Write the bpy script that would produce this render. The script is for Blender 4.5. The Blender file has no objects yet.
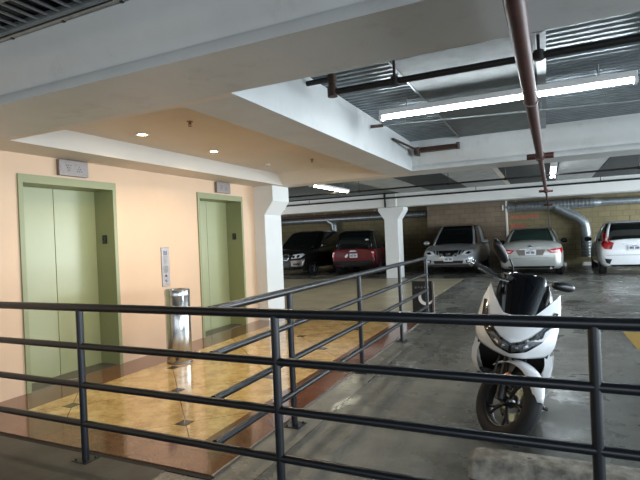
import bpy, bmesh, math, random
from math import sin, cos, pi, radians, sqrt
from mathutils import Vector, Matrix
from mathutils.bvhtree import BVHTree
random.seed(7)
SC = bpy.context.scene
C = SC.collection

# ------------------------------------------------------------------ camera
cd = bpy.data.cameras.new('camera'); cam = bpy.data.objects.new('camera', cd); C.objects.link(cam)
cd.sensor_width = 36; cd.lens = 484.97 / 640 * 36; cd.clip_start = .05; cd.clip_end = 200
yaw, pit, rol = radians(25.0), radians(-.166), radians(-2.439)
fw = Vector((-sin(yaw) * cos(pit), cos(yaw) * cos(pit), sin(pit)))
rt = fw.cross(Vector((0, 0, 1))).normalized(); up = rt.cross(fw)
r2 = rt * cos(rol) + up * sin(rol); u2 = -rt * sin(rol) + up * cos(rol)
cam.matrix_world = Matrix(((r2.x, u2.x, -fw.x, 0), (r2.y, u2.y, -fw.y, 0), (r2.z, u2.z, -fw.z, 1.5), (0, 0, 0, 1)))
SC.camera = cam
# ------------------------------------------------------------------ world, daylight through the open sides, added far fills, exposure
w = bpy.data.worlds.new('sky'); SC.world = w; w.use_nodes = True
bg = w.node_tree.nodes['Background']; bg.inputs[0].default_value = (.72, .86, 1.0, 1); bg.inputs[1].default_value = .6
def area(name, loc, target, sx, sy, power, col):
    l = bpy.data.lights.new(name, 'AREA'); l.shape = 'RECTANGLE'; l.size = sx; l.size_y = sy; l.energy = power; l.color = col
    o = bpy.data.objects.new(name, l); C.objects.link(o); o.location = loc
    o.rotation_euler = (Vector(target) - Vector(loc)).to_track_quat('-Z', 'Y').to_euler(); return o
area('daylight_right', (8.8, 9, 1.5), (0, 9.5, 1.3), 26, 2.4, 1650, (.78, .90, 1.0))
area('daylight_behind', (3.2, -5.5, 1.6), (-2.0, 10, 1.5), 11, 2.4, 150, (.86, .93, 1.0))
area('fill_right_far', (8.8, 17.5, 1.7), (-4, 17.5, .8), 8, 2.2, 620, (.86, .94, 1.0))  # extra fill lamp, added to brighten the floor near the far cars
area('fill_left_far', (-15.6, 13.2, 1.8), (-6, 15, .3), 7, 2.0, 420, (.95, .97, 1.0))  # added fill lamp for the black SUV and walkway; closed wall behind it
SC.view_settings.view_transform = 'Standard'; SC.view_settings.look = 'None'
SC.view_settings.gamma = 1; SC.view_settings.use_curve_mapping = False
SC.view_settings.exposure = 0.35

# ------------------------------------------------------------------ materials
def s2l(c):
    return tuple(((v / 255) / 12.92 if v / 255 <= .04045 else ((v / 255 + .055) / 1.055) ** 2.4) for v in c) + (1,)
class N:
    def __init__(s, name):
        s.m = bpy.data.materials.new(name); s.m.use_nodes = True; s.t = s.m.node_tree; s.b = s.t.nodes['Principled BSDF']
        s.tc = s.t.nodes.new('ShaderNodeTexCoord')
    def n(s, kind, **kw):
        x = s.t.nodes.new(kind)
        for k, v in kw.items(): setattr(x, k, v)
        return x
    def l(s, a, b): s.t.links.new(a, b)
    def noise(s, scale, detail=4, rough=.55, vec=None, sc3=None):
        x = s.n('ShaderNodeTexNoise'); x.inputs['Scale'].default_value = scale; x.inputs['Detail'].default_value = detail; x.inputs['Roughness'].default_value = rough
        v = vec or s.tc.outputs['Object']
        if sc3:
            mp = s.n('ShaderNodeMapping'); mp.inputs['Scale'].default_value = sc3; s.l(v, mp.inputs[0]); v = mp.outputs[0]
        s.l(v, x.inputs['Vector']); return x.outputs['Fac']
    def ramp(s, fac, stops):
        r = s.n('ShaderNodeValToRGB'); e = r.color_ramp.elements
        while len(e) < len(stops): e.new(.5)
        for k, (p, c) in enumerate(stops): e[k].position = p; e[k].color = c
        s.l(fac, r.inputs[0]); return r.outputs[0]
    def mix(s, fac, a, b, mode='MIX'):
        x = s.n('ShaderNodeMix', data_type='RGBA', blend_type=mode)
        for i, v in ((0, fac), (6, a), (7, b)):
            if isinstance(v, bpy.types.NodeSocket): s.l(v, x.inputs[i])
            else: x.inputs[i].default_value = v
        return x.outputs[2]
    def bump(s, h, st, d=.01):
        x = s.n('ShaderNodeBump'); x.inputs['Strength'].default_value = st; x.inputs['Distance'].default_value = d
        s.l(h, x.inputs['Height']); s.l(x.outputs[0], s.b.inputs['Normal'])
    def set(s, **kw):
        for k, v in kw.items():
            i = s.b.inputs[k.replace('_', ' ')]
            if isinstance(v, bpy.types.NodeSocket): s.l(v, i)
            else: i.default_value = v
def mat(name, rgb, rough=.5, metal=0., var=.12, scale=6., coat=0., bump=0., spec=.5):
    n = N(name); c = s2l(rgb)
    d = tuple(v * (1 - var) for v in c[:3]) + (1,); h = tuple(min(1, v * (1 + var)) for v in c[:3]) + (1,)
    f = n.noise(scale)
    n.set(Base_Color=n.ramp(f, [(.3, d), (.7, h)]), Roughness=rough, Metallic=metal, Coat_Weight=coat, Specular_IOR_Level=spec)
    if bump: n.bump(n.noise(scale * 8), bump)
    return n.m
def emis(name, rgb, st):
    n = N(name); n.set(Base_Color=s2l(rgb), Emission_Color=s2l(rgb), Emission_Strength=st); return n.m
M = {}
def concrete_floor():
    n = N('concrete_floor')
    a = n.noise(.8, 7, .62); b = n.noise(5, 8, .7); c = n.noise(.5, 5, .6, sc3=(1.6, .35, 1)); d = n.noise(60, 3, .6)
    base = n.ramp(a, [(.38, s2l((50, 49, 45))), (.50, s2l((94, 93, 86))), (.60, s2l((142, 142, 135)))])
    base = n.mix(.45, base, n.ramp(b, [(.42, s2l((52, 52, 48))), (.58, s2l((138, 138, 130)))]))
    base = n.mix(.45, base, n.ramp(c, [(.43, s2l((44, 43, 40))), (.57, s2l((146, 147, 140)))]))
    base = n.mix(.25, base, n.ramp(d, [(.3, s2l((60, 60, 55))), (.7, s2l((132, 130, 120)))]))
    # dark oil spots
    v = n.n('ShaderNodeTexVoronoi'); v.inputs['Scale'].default_value = 1.3; n.l(n.tc.outputs['Object'], v.inputs['Vector'])
    spot = n.ramp(v.outputs['Distance'], [(.03, (1, 1, 1, 1)), (.07, (0, 0, 0, 1))])
    base = n.mix(spot, base, s2l((48, 47, 44)))
    # saw-cut joints
    sx = n.n('ShaderNodeSeparateXYZ'); n.l(n.tc.outputs['Object'], sx.inputs[0])
    def joint(out, off, per):
        ad = n.n('ShaderNodeMath', operation='ADD'); n.l(out, ad.inputs[0]); ad.inputs[1].default_value = off
        wr = n.n('ShaderNodeMath', operation='PINGPONG'); n.l(ad.outputs[0], wr.inputs[0]); wr.inputs[1].default_value = per / 2
        lt = n.n('ShaderNodeMath', operation='LESS_THAN'); n.l(wr.outputs[0], lt.inputs[0]); lt.inputs[1].default_value = .006
        return lt.outputs[0]
    base = n.mix(joint(sx.outputs[0], 1.72, 4.35), base, s2l((40, 39, 37)))
    base = n.mix(joint(sx.outputs[1], .2, 5.6), base, s2l((46, 45, 42)))
    n.set(Base_Color=base, Roughness=n.ramp(n.noise(1.1, 6, .65), [(.42, (.20, .20, .20, 1)), (.58, (.50, .50, .50, 1))]), Specular_IOR_Level=.6)
    n.bump(n.noise(30, 5), .12, .01)
    return n.m
def marble():
    n = N('yellow_marble_tile')
    a = n.noise(5, 9, .72); b = n.noise(30, 6, .7)
    base = n.ramp(a, [(.38, s2l((170, 130, 70))), (.5, s2l((214, 176, 108))), (.62, s2l((238, 210, 150)))])
    base = n.mix(.35, base, n.ramp(b, [(.35, s2l((160, 124, 76))), (.65, s2l((236, 212, 162)))]))
    mp = n.n('ShaderNodeMapping'); mp.inputs['Location'].default_value = (4.155, -3.165, 0); n.l(n.tc.outputs['Object'], mp.inputs[0])
    mp2 = n.n('ShaderNodeMapping'); mp2.inputs['Rotation'].default_value = (0, 0, radians(45)); n.l(mp.outputs[0], mp2.inputs[0])
    sx = n.n('ShaderNodeSeparateXYZ'); n.l(mp2.outputs[0], sx.inputs[0])
    for o in (0, 1):
        wr = n.n('ShaderNodeMath', operation='PINGPONG'); n.l(sx.outputs[o], wr.inputs[0]); wr.inputs[1].default_value = .4844
        lt = n.n('ShaderNodeMath', operation='LESS_THAN'); n.l(wr.outputs[0], lt.inputs[0]); lt.inputs[1].default_value = .0035
        base = n.mix(lt.outputs[0], base, s2l((112, 84, 50)))
    n.set(Base_Color=base, Roughness=.12, Coat_Weight=.3, Coat_Roughness=.05); n.bump(n.noise(3, 2), .03, .01)
    return n.m
def granite():
    n = N('brown_granite_border')
    a = n.noise(4, 6, .6); b = n.noise(90, 4, .7)
    base = n.ramp(a, [(.35, s2l((96, 56, 42))), (.65, s2l((134, 84, 64)))])
    base = n.mix(.4, base, n.ramp(b, [(.35, s2l((60, 36, 28))), (.65, s2l((160, 112, 88)))]))
    sx = n.n('ShaderNodeSeparateXYZ'); n.l(n.tc.outputs['Object'], sx.inputs[0])
    for o in (0, 1):
        wr = n.n('ShaderNodeMath', operation='PINGPONG'); n.l(sx.outputs[o], wr.inputs[0]); wr.inputs[1].default_value = .46
        lt = n.n('ShaderNodeMath', operation='LESS_THAN'); n.l(wr.outputs[0], lt.inputs[0]); lt.inputs[1].default_value = .003
        base = n.mix(lt.outputs[0], base, s2l((58, 38, 30)))
    n.set(Base_Color=base, Roughness=.1, Coat_Weight=.4, Coat_Roughness=.04); return n.m
def paint(name, rgb, rough=.6, var=.05, sc=1.2, stain=None):
    n = N(name); c = s2l(rgb)
    base = n.ramp(n.noise(sc, 6, .6), [(.3, tuple(v * (1 - var * 1.5) for v in c[:3]) + (1,)), (.7, c)])
    if stain:
        f = n.ramp(n.noise(2.6, 8, .75), [(.56, (0, 0, 0, 1)), (.72, (.55, .55, .55, 1))]); base = n.mix(f, base, s2l(stain))
    n.set(Base_Color=base, Roughness=rough); n.bump(n.noise(45, 4), .08, .004); return n.m
def brick(name, cols, scale=1.0):
    n = N(name); b = n.n('ShaderNodeTexBrick')
    mp = n.n('ShaderNodeMapping'); mp.inputs['Rotation'].default_value = (radians(90), 0, 0); n.l(n.tc.outputs['Object'], mp.inputs[0])
    n.l(mp.outputs[0], b.inputs['Vector'])
    b.inputs['Scale'].default_value = 1; b.inputs['Brick Width'].default_value = .42; b.inputs['Row Height'].default_value = .21
    b.inputs['Mortar Size'].default_value = .010; b.inputs['Color1'].default_value = s2l(cols[0]); b.inputs['Color2'].default_value = s2l(cols[1]); b.inputs['Mortar'].default_value = s2l(cols[2])
    base = n.mix(.4, b.outputs['Color'], n.ramp(n.noise(1.6, 7, .7), [(.35, s2l(cols[3])), (.65, s2l(cols[0]))]))
    n.set(Base_Color=base, Roughness=.85); n.bump(b.outputs['Fac'], -.35, .01); return n.m
def carpaint(name, rgb, metal=.3, rough=.28):
    return mat(name, rgb, rough, metal, .04, 3., coat=.8)
def setup_mats():
    M['concrete'] = concrete_floor(); M['marble'] = marble(); M['granite'] = granite()
    M['apron'] = mat('dark_worn_concrete', (82, 79, 74), .6, 0, .35, 2.2, bump=.3)
    M['walkway'] = mat('beige_sealed_concrete', (176, 166, 138), .3, 0, .2, 1.5)
    M['peach'] = paint('peach_wall_paint', (222, 189, 156), .55)
    M['cream'] = paint('cream_soffit_paint', (218, 210, 198), .6)
    M['tan_ceiling'] = paint('tan_ceiling_paint', (222, 208, 190), .6)
    M['white_beam'] = paint('white_beam_paint', (206, 208, 206), .5, .08, 1.6, (170, 170, 166))
    M['white_clean'] = paint('white_column_paint', (226, 226, 222), .45, .05)
    M['brick_yellow'] = brick('yellow_block_wall', ((128, 116, 84), (112, 102, 74), (78, 70, 52), (94, 88, 62)))
    M['brick_brown'] = brick('brown_block_wall', ((132, 116, 96), (116, 100, 82), (84, 74, 62), (98, 86, 72)))
    M['brick_paint'] = mat('dull_red_wall_paint', (150, 92, 74), .85, 0, .2, 9)
    M['green'] = paint('sage_green_door', (160, 163, 120), .30, .04)
    M['green_frame'] = paint('sage_green_frame', (142, 146, 104), .4, .04)
    M['steel'] = mat('brushed_steel', (190, 190, 188), .22, .95, .08, 14)
    M['steel_dull'] = mat('dull_steel', (132, 124, 120), .42, .8, .12, 20)
    M['galv'] = mat('galvanised_steel', (140, 146, 148), .38, .65, .22, 9)
    M['galv_panel'] = mat('galvanised_panel', (94, 100, 100), .5, .35, .22, 7)
    M['pale_panel'] = mat('pale_ceiling_panel', (172, 174, 172), .55, 0, .2, 4)
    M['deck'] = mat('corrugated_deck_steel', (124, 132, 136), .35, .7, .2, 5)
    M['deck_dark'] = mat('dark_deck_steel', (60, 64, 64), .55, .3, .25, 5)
    M['rail'] = mat('slate_black_rail_paint', (20, 24, 30), .36, .0, .18, 20, coat=.1)
    M['black_pipe'] = mat('black_iron_pipe', (34, 32, 31), .5, .2, .25, 20)
    M['red_pipe'] = mat('rusty_red_pipe_paint', (66, 24, 18), .5, .0, .45, 16, coat=.05)
    M['copper'] = mat('brown_pipe_fitting', (72, 52, 42), .5, .3, .25, 20)
    M['black'] = mat('black_plastic', (20, 20, 21), .35, 0, .15, 15)
    M['black_matte'] = mat('matte_black', (24, 24, 24), .75, 0, .15, 15)
    M['gloss_black'] = mat('gloss_black_screen', (8, 8, 9), .06, 0, .1, 6, coat=.6)
    M['rubber'] = mat('tyre_rubber', (17, 17, 18), .75, 0, .2, 40, bump=.2)
    M['white_plastic'] = mat('gloss_white_bodywork', (232, 233, 234), .2, 0, .02, 5, coat=.8)
    M['white'] = mat('white_enamel', (228, 228, 226), .4, 0, .03, 8)
    M['chrome'] = mat('chrome', (214, 216, 218), .12, 1., .04, 8)
    M['alloy'] = mat('alloy_wheel', (128, 130, 134), .3, .8, .08, 10)
    M['glass'] = mat('tinted_car_glass', (16, 20, 20), .06, 0, .1, 3, coat=.5)
    M['glass_green'] = mat('reflective_rear_glass', (44, 62, 56), .08, 0, .25, 2, coat=.8)
    M['lens'] = mat('clear_lamp_lens', (226, 229, 232), .15, .1, .06, 20, coat=.9)
    M['lens_mid'] = mat('grey_lamp_lens', (92, 97, 102), .12, .4, .3, 40, coat=.9)
    M['lens_dark'] = mat('smoked_lamp_lens', (34, 38, 42), .08, .3, .2, 20, coat=.9)
    M['red_lens'] = mat('red_lamp_lens', (168, 26, 32), .15, 0, .1, 20, coat=.8)
    M['pink_lens'] = mat('pale_lamp_lens', (226, 176, 176), .15, 0, .06, 20, coat=.8)
    M['orange'] = mat('orange_reflector', (214, 112, 40), .2, 0, .08, 20, coat=.6)
    M['plate'] = mat('licence_plate', (214, 216, 218), .45, 0, .06, 60)
    M['ink'] = mat('dark_blue_ink', (44, 52, 92), .6, 0, .05, 20)
    M['grey_ink'] = mat('grey_print', (96, 98, 104), .6, 0, .05, 20)
    M['silver'] = carpaint('silver_car_paint', (186, 190, 194), .45, .3)
    M['silver_warm'] = carpaint('warm_silver_car_paint', (182, 184, 180), .45, .3)
    M['red'] = carpaint('dark_red_car_paint', (98, 8, 22), .1, .3)
    M['car_black'] = carpaint('black_car_paint', (26, 27, 26), .2, .2)
    M['car_white'] = carpaint('white_car_paint', (232, 234, 236), .0, .25)
    M['kerb'] = mat('weathered_concrete', (146, 142, 132), .9, 0, .55, 14, bump=.9)
    M['yellow_paint'] = mat('worn_yellow_floor_paint', (176, 140, 48), .6, 0, .2, 20)
    M['line_paint'] = mat('worn_white_floor_paint', (170, 172, 168), .6, 0, .15, 20)
    M['tube_light'] = emis('lit_fluorescent_tube', (240, 249, 255), 36)
    M['tube_dim'] = emis('lit_fluorescent_tube_warm', (255, 248, 226), 26)
    M['lamp_lit'] = emis('lit_downlight_lens', (255, 226, 176), 22)
    M['brass'] = mat('brass_sprinkler', (128, 96, 66), .4, .7, .1, 20)
    M['grey_pattern'] = mat('dark_diamond_inset', (70, 56, 42), .15, 0, .2, 20, coat=.4)
    M['screen_smoke'] = mat('smoked_screen', (8, 9, 14), .05, 0, .1, 3, coat=1.)
    M['seat'] = mat('black_seat_vinyl', (22, 22, 23), .6, 0, .15, 25, bump=.2)
setup_mats()

# ------------------------------------------------------------------ mesh helpers
class MB:
    def __init__(s, xf=None): s.v = []; s.f = []; s.xf = xf
    def add(s, vs, fs):
        o = len(s.v); s.v += [tuple(v) for v in vs]; s.f += [tuple(i + o for i in f) for f in fs]; return s
    def box(s, x0, x1, y0, y1, z0, z1):
        return s.add([(x0, y0, z0), (x1, y0, z0), (x1, y1, z0), (x0, y1, z0), (x0, y0, z1), (x1, y0, z1), (x1, y1, z1), (x0, y1, z1)],
                     [(3, 2, 1, 0), (4, 5, 6, 7), (0, 1, 5, 4), (1, 2, 6, 5), (2, 3, 7, 6), (3, 0, 4, 7)])
    def loft(s, rings, caps=True, close=True):
        n = len(rings[0]); vs = [p for r in rings for p in r]; fs = []
        for i in range(len(rings) - 1):
            for j in range(n if close else n - 1):
                k = (j + 1) % n; fs.append((i * n + j, i * n + k, (i + 1) * n + k, (i + 1) * n + j))
        if caps: fs.append(tuple(reversed(range(n)))); fs.append(tuple(range((len(rings) - 1) * n, len(rings) * n)))
        return s.add(vs, fs)
    def tube(s, pts, r, n=12, caps=True, smooth=0):
        P = [Vector(p) for p in pts]
        if smooth: P = catmull(P, smooth)
        R = r if isinstance(r, (list, tuple)) else [r] * len(P)
        if len(R) != len(P): R = [R[min(len(R) - 1, int(i * (len(R) - 1) / (len(P) - 1) + .5))] for i in range(len(P))]
        rings = []; ref = None
        for i, p in enumerate(P):
            t = ((P[i + 1] if i < len(P) - 1 else P[i]) - (P[i - 1] if i else P[i])).normalized()
            if ref is None: ref = t.orthogonal().normalized()
            ref = (ref - t * ref.dot(t)).normalized(); b = t.cross(ref)
            rings.append([p + (ref * cos(2 * pi * k / n) + b * sin(2 * pi * k / n)) * R[i] for k in range(n)])
        return s.loft(rings, caps)
    def lathe(s, prof, c=(0, 0, 0), axis='z', n=28, caps=True):
        rings = []
        for (r, h) in prof:
            ring = []
            for k in range(n):
                a = 2 * pi * k / n; q = (r * cos(a), r * sin(a), h)
                if axis == 'x': q = (h, r * cos(a), r * sin(a))
                if axis == 'y': q = (r * sin(a), h, r * cos(a))
                ring.append((q[0] + c[0], q[1] + c[1], q[2] + c[2]))
            rings.append(ring)
        return s.loft(rings, caps)
    def prism(s, poly, d):          # poly: 3-D points, d: extrusion vector
        n = len(poly); d = Vector(d); a = [Vector(p) for p in poly]
        return s.add(a + [p + d for p in a], [tuple(reversed(range(n))), tuple(range(n, 2 * n))] + [(i, (i + 1) % n, (i + 1) % n + n, i + n) for i in range(n)])
    def grid(s, rows, thick=None):  # rows of points; thick = offset vector makes it a solid sheet
        m, n = len(rows), len(rows[0]); vs = [Vector(p) for r in rows for p in r]
        fs = [(i * n + j, i * n + j + 1, (i + 1) * n + j + 1, (i + 1) * n + j) for i in range(m - 1) for j in range(n - 1)]
        if thick is None: return s.add(vs, fs)
        t = Vector(thick); o = m * n
        f2 = [tuple(reversed([i + o for i in f])) for f in fs]
        bd = [j for j in range(n)] + [i * n + n - 1 for i in range(1, m)] + [(m - 1) * n + j for j in range(n - 2, -1, -1)] + [i * n for i in range(m - 2, 0, -1)]
        side = [(bd[(k + 1) % len(bd)], bd[k], bd[k] + o, bd[(k + 1) % len(bd)] + o) for k in range(len(bd))]
        return s.add(vs + [v + t for v in vs], fs + f2 + side)
    def build(s, name, m, parent=None, smooth=40, bevel=0, kind=None):
        me = bpy.data.meshes.new(name); v = [s.xf(Vector(p)) for p in s.v] if s.xf else s.v
        me.from_pydata([tuple(p) for p in v], [], s.f); me.update()
        bm = bmesh.new(); bm.from_mesh(me); bmesh.ops.recalc_face_normals(bm, faces=bm.faces); bm.to_mesh(me); bm.free()
        me.materials.append(m if isinstance(m, bpy.types.Material) else M[m])
        if smooth: me.shade_smooth(); me.set_sharp_from_angle(angle=radians(smooth))
        o = bpy.data.objects.new(name, me); C.objects.link(o)
        if parent: o.parent = parent
        if bevel:
            b = o.modifiers.new('bevel', 'BEVEL'); b.width = bevel; b.segments = 2; b.limit_method = 'ANGLE'; b.angle_limit = radians(40)
        if kind: o['kind'] = kind
        return o
def catmull(P, k):
    out = []
    for i in range(len(P) - 1):
        a, b, c, d = P[max(i - 1, 0)], P[i], P[i + 1], P[min(i + 2, len(P) - 1)]
        for j in range(k):
            t = j / k; out.append(.5 * ((2 * b) + (c - a) * t + (2 * a - 5 * b + 4 * c - d) * t * t + (3 * b - a - 3 * c + d) * t ** 3))
    return out + [P[-1]]
def lerp(tab, x):
    if x <= tab[0][0]: return tab[0][1]
    for (a, p), (b, q) in zip(tab, tab[1:]):
        if x <= b: return p + (q - p) * (x - a) / (b - a)
    return tab[-1][1]
def tag(o, label, cat, group=None):
    o['label'] = label; o['category'] = cat
    if group: o['group'] = group
    return o
def thing(name, label, cat, loc=(0, 0, 0), rot=(0, 0, 0), group=None):
    o = bpy.data.objects.new(name, None); C.objects.link(o); o.location = loc; o.rotation_euler = rot
    o.empty_display_size = .1
    return tag(o, label, cat, group)
def copy_tree(o, parent=None):
    c = o.copy(); C.objects.link(c); c.parent = parent
    for ch in list(o.children): copy_tree(ch, c)
    return c
def struct(name, mb, m, **kw): return mb.build(name, m, kind='structure', **kw)
GLYPH = {'A': '01110100011111110001', '2': None}

# ================================================================== STRUCTURE
WX = -4.97                     # elevator wall plane
struct('floor', MB().box(-16, 9, -6, 24, -.2, 0), 'concrete', smooth=0)
# lobby paving: granite border (four strips) round the marble field, flush slab
z1 = .012
b = MB(); b.box(-5.3, -2.0, 2.5, 2.92, 0, z1); b.box(-5.3, -4.46, 2.92, 8.6, 0, z1); b.box(-2.40, -2.0, 2.92, 8.6, 0, z1); b.box(-4.46, -2.40, 8.2, 8.6, 0, z1)
struct('floor_lobby_border', b, 'granite', smooth=0)
struct('floor_lobby_field', MB().box(-4.46, -2.40, 2.92, 8.2, 0, z1), 'marble', smooth=0)
struct('floor_apron', MB().box(-8, -2.35, -6, 2.455, 0, .004), 'apron', smooth=0)
struct('floor_walkway', MB().box(-16, -2.45, 8.6, 16.2, 0, .006), 'walkway', smooth=0)
struct('trim_4', MB().box(-5.3, -1.98, 2.455, 2.50, 0, .005), 'black_matte', smooth=0)
struct('trim_1', MB().box(-2.0, -1.985, 2.49, 8.6, 0, z1 + .003), 'steel_dull', smooth=0)
for k in range(5):
    for (x, y0) in ((-4.155, 3.16), (-2.79, 3.16), (-3.472, 3.85)):
        y = y0 + 1.385 * k
        if y > 8: continue
        s = .058
        tag(MB().prism([(x - s, y - s, z1), (x + s, y - s, z1), (x + s, y + s, z1), (x - s, y + s, z1)], (0, 0, .0015)).build('tile_inset', 'grey_pattern', smooth=0),
            'small dark square inset set where the yellow lobby floor tiles meet', 'tile inset', 'dark square insets in the lobby floor')
# elevator wall with two openings
doors = ((3.256, 4.521), (6.123, 7.369)); TOP = 2.315
b = MB()
ys = [-5, doors[0][0] + .02, doors[0][1] - .02, doors[1][0] + .02, doors[1][1] - .02, 7.84]
for a, c in ((ys[0], ys[1]), (ys[2], ys[3]), (ys[4], ys[5])): b.box(WX - .42, WX, a, c, 0, 3.0)
for a, c in ((ys[1], ys[2]), (ys[3], ys[4])): b.box(WX - .42, WX, a, c, TOP - .03, 3.0)
b.box(WX - 3.0, WX - .42, -5, 7.84, 0, 3.0)
struct('wall_left', b, 'peach', smooth=0)
for i, (a, c) in enumerate(doors):
    d = bpy.data.objects.new('door_%d' % (i + 1), None); C.objects.link(d); d.location = (WX, (a + c) / 2, 0); d['kind'] = 'structure'
    hw = (c - a) / 2; t = .05
    f = MB(); f.box(-.32, .02, -hw, -hw + t, 0, TOP); f.box(-.32, .02, hw - t, hw, 0, TOP); f.box(-.32, .02, -hw + t, hw - t, TOP - .09, TOP)
    f.build('door_frame', 'green_frame', d, smooth=0)
    MB().box(-.36, -.31, -hw + t, -.003, .012, TOP - .09).build('door_panel', 'green', d, smooth=0, bevel=.003)
    MB().box(-.36, -.31, .003, hw - t, .012, TOP - .09).build('door_panel', 'green', d, smooth=0, bevel=.003)
    MB().box(-.33, .0, -hw + t, hw - t, 0, .014).build('threshold', 'steel_dull', d, smooth=0)
    # floor number plate with a 2 on the right jamb
    pl = thing('floor_number_plate', 'small black number 2 plate on the door jamb of the ' + ('nearer elevator' if i == 0 else 'farther elevator beside the column'), 'sign', (WX, c - t, 0), group=None)
    zc = 1.605
    MB().box(-.19, -.115, -.008, -.0005, zc - .055, zc + .055).build('plate', 'black', pl, smooth=0)
    g = MB(); x0, x1, yy = -.170, -.135, -.0105
    def bar(ax, az, bx, bz):
        g.tube([(ax, yy, az), (bx, yy, bz)], .0035, 6)
    pts = [(-.170, .020), (-.164, .030), (-.152, .034), (-.140, .030), (-.136, .018), (-.142, .004), (-.170, -.032), (-.135, -.032)]
    for p, q in zip(pts, pts[1:]): bar(p[0], zc + p[1], q[0], zc + q[1])
    g.build('numeral', 'grey_ink', pl)
# columns with flared capitals
def column(n, x0, x1, y0, y1, fl, zf0, zf1, zt, m):
    b = MB(); r = lambda e, z: [(x0 - e, y0, z), (x1 + e, y0, z), (x1 + e, y1, z), (x0 - e, y1, z)]
    b.loft([r(0, 0), r(0, zf0), r(fl, zf1), r(fl, zt)]); struct('column_%d' % n, b, m, smooth=0, bevel=.01)
column(1, -5.25, -4.745, 7.78, 8.40, .19, 1.99, 2.24, 2.53, 'white_clean')
column(2, -5.16, -4.67, 16.5, 17.1, .215, 2.06, 2.38, 2.49, 'white_clean')
# ceiling deck: corrugated strips + flat panels, slab over
b = MB()
def corr_x(x0, x1, y0, y1, z, p=.105, h=.045):   # ribs run along X
    b_ = []; y = y0
    while y < y1 - .01:
        for dy, dz in ((0, 0), (.042, 0), (.056, h), (.09, h)): b_.append((min(y + dy * p / .105, y1), z + dz))
        y += p
    b_.append((y1, z)); b.grid([[(x0, a, c) for a, c in b_], [(x1, a, c) for a, c in b_]], (0, 0, .02))
def corr_y(x0, x1, y0, y1, z, p=.105, h=.045):
    b_ = []; x = x0
    while x < x1 - .01:
        for dx, dz in ((0, 0), (.042, 0), (.056, h), (.09, h)): b_.append((min(x + dx * p / .105, x1), z + dz))
        x += p
    b_.append((x1, z)); b.grid([[(a, y0, c) for a, c in b_], [(a, y1, c) for a, c in b_]], (0, 0, .02))
corr_x(-1.95, 9, 2.79, 7.78, 3.0)
corr_x(-16, 9, 8.4, 16.5, 3.0, .16)
struct('ceiling', b, 'deck', smooth=0)
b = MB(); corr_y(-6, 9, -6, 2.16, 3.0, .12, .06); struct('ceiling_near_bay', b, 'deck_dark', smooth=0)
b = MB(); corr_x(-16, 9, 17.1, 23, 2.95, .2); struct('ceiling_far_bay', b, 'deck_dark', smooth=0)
struct('ceiling_slab', MB().box(-16, 9, -6, 24, 3.075, 3.3), 'black_matte', smooth=0)
struct('ceiling_panel_middle', MB().box(-1.15, -.02, 2.79, 7.78, 2.975, 2.995), 'galv_panel', smooth=0)
struct('trim_2', MB().box(-.02, .055, 2.79, 7.78, 2.95, 2.998).box(-1.165, -1.15, 2.79, 7.78, 2.965, 2.998), 'galv', smooth=0)
for nm, x0, x1, mm in (('light', -4.55, -3.52, 'pale_panel'), ('dark', -3.48, -2.27, 'deck_dark'), ('light', -2.26, -1.10, 'pale_panel'), ('strip', -1.09, -.97, 'cream'), ('dark', -.95, .31, 'deck_dark'), ('light', .33, 1.28, 'pale_panel'), ('dark', 1.30, 3.4, 'deck_dark')):
    struct('ceiling_panel_' + nm, MB().box(x0, x1, 8.4, 16.5, 2.965, 2.995), mm, smooth=0)
# beams (encased, with a dished face above a lower lip)
def beam_x(name, x0, x1, y0, y1, z0, z1, m):
    prof = [(y0, z0), (y1, z0), (y1, z1), (y0 - .04, z1), (y0 - .04, z0 + .30), (y0 - .034, z0 + .25), (y0 - .015, z0 + .20), (y0 + .02, z0 + .15), (y0 + .045, z0 + .11), (y0 + .045, z0 + .09), (y0 + .012, z0 + .065), (y0, z0 + .05)]
    return struct(name, MB().prism([(x0, y, z) for y, z in prof], (x1 - x0, 0, 0)), m, smooth=50)
beam_x('ceiling_beam_front', WX - .05, 9, 2.155, 2.79, 2.53, 3.0, 'white_beam')
beam_x('ceiling_beam_middle', -1.93, 9, 7.78, 8.40, 2.53, 3.0, 'white_beam')
struct('ceiling_beam_side', MB().box(-2.10, -1.93, 2.79, 8.40, 2.53, 3.0), 'white_beam', smooth=0)
struct('ceiling_beam_far', MB().box(-16, 9, 16.5, 17.1, 2.50, 2.97), 'white_clean', smooth=0, bevel=.02)
struct('ceiling_beam_left', MB().box(-16, -4.6, 7.9, 8.4, 2.53, 3.0), 'white_beam', smooth=0)
# lobby tray ceiling and soffits
struct('ceiling_lobby', MB().box(-4.98, -2.1, 2.79, 8.4, 2.737, 2.80), 'tan_ceiling', smooth=0)
struct('ceiling_soffit_wall', MB().box(-4.97, -4.46, 2.79, 8.02, 2.53, 2.737), 'cream', smooth=0)
struct('ceiling_soffit_side', MB().box(-2.43, -2.10, 2.79, 8.02, 2.532, 2.737), 'white_beam', smooth=0)
struct('ceiling_soffit_end', MB().prism([(-4.75, 8.02, 2.53), (-4.75, 8.4, 2.53), (-4.75, 8.4, 2.737), (-4.75, 7.78, 2.737)], (2.65, 0, 0)), 'tan_ceiling', smooth=0)
struct('ceiling_soffit_front', MB().box(-4.46, -1.94, 2.79, 2.87, 2.529, 2.737), 'cream', smooth=0)
struct('ceiling_shaft_over', MB().box(-8, -4.97, -5, 8.4, 3.0, 3.07), 'black_matte', smooth=0)
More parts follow.
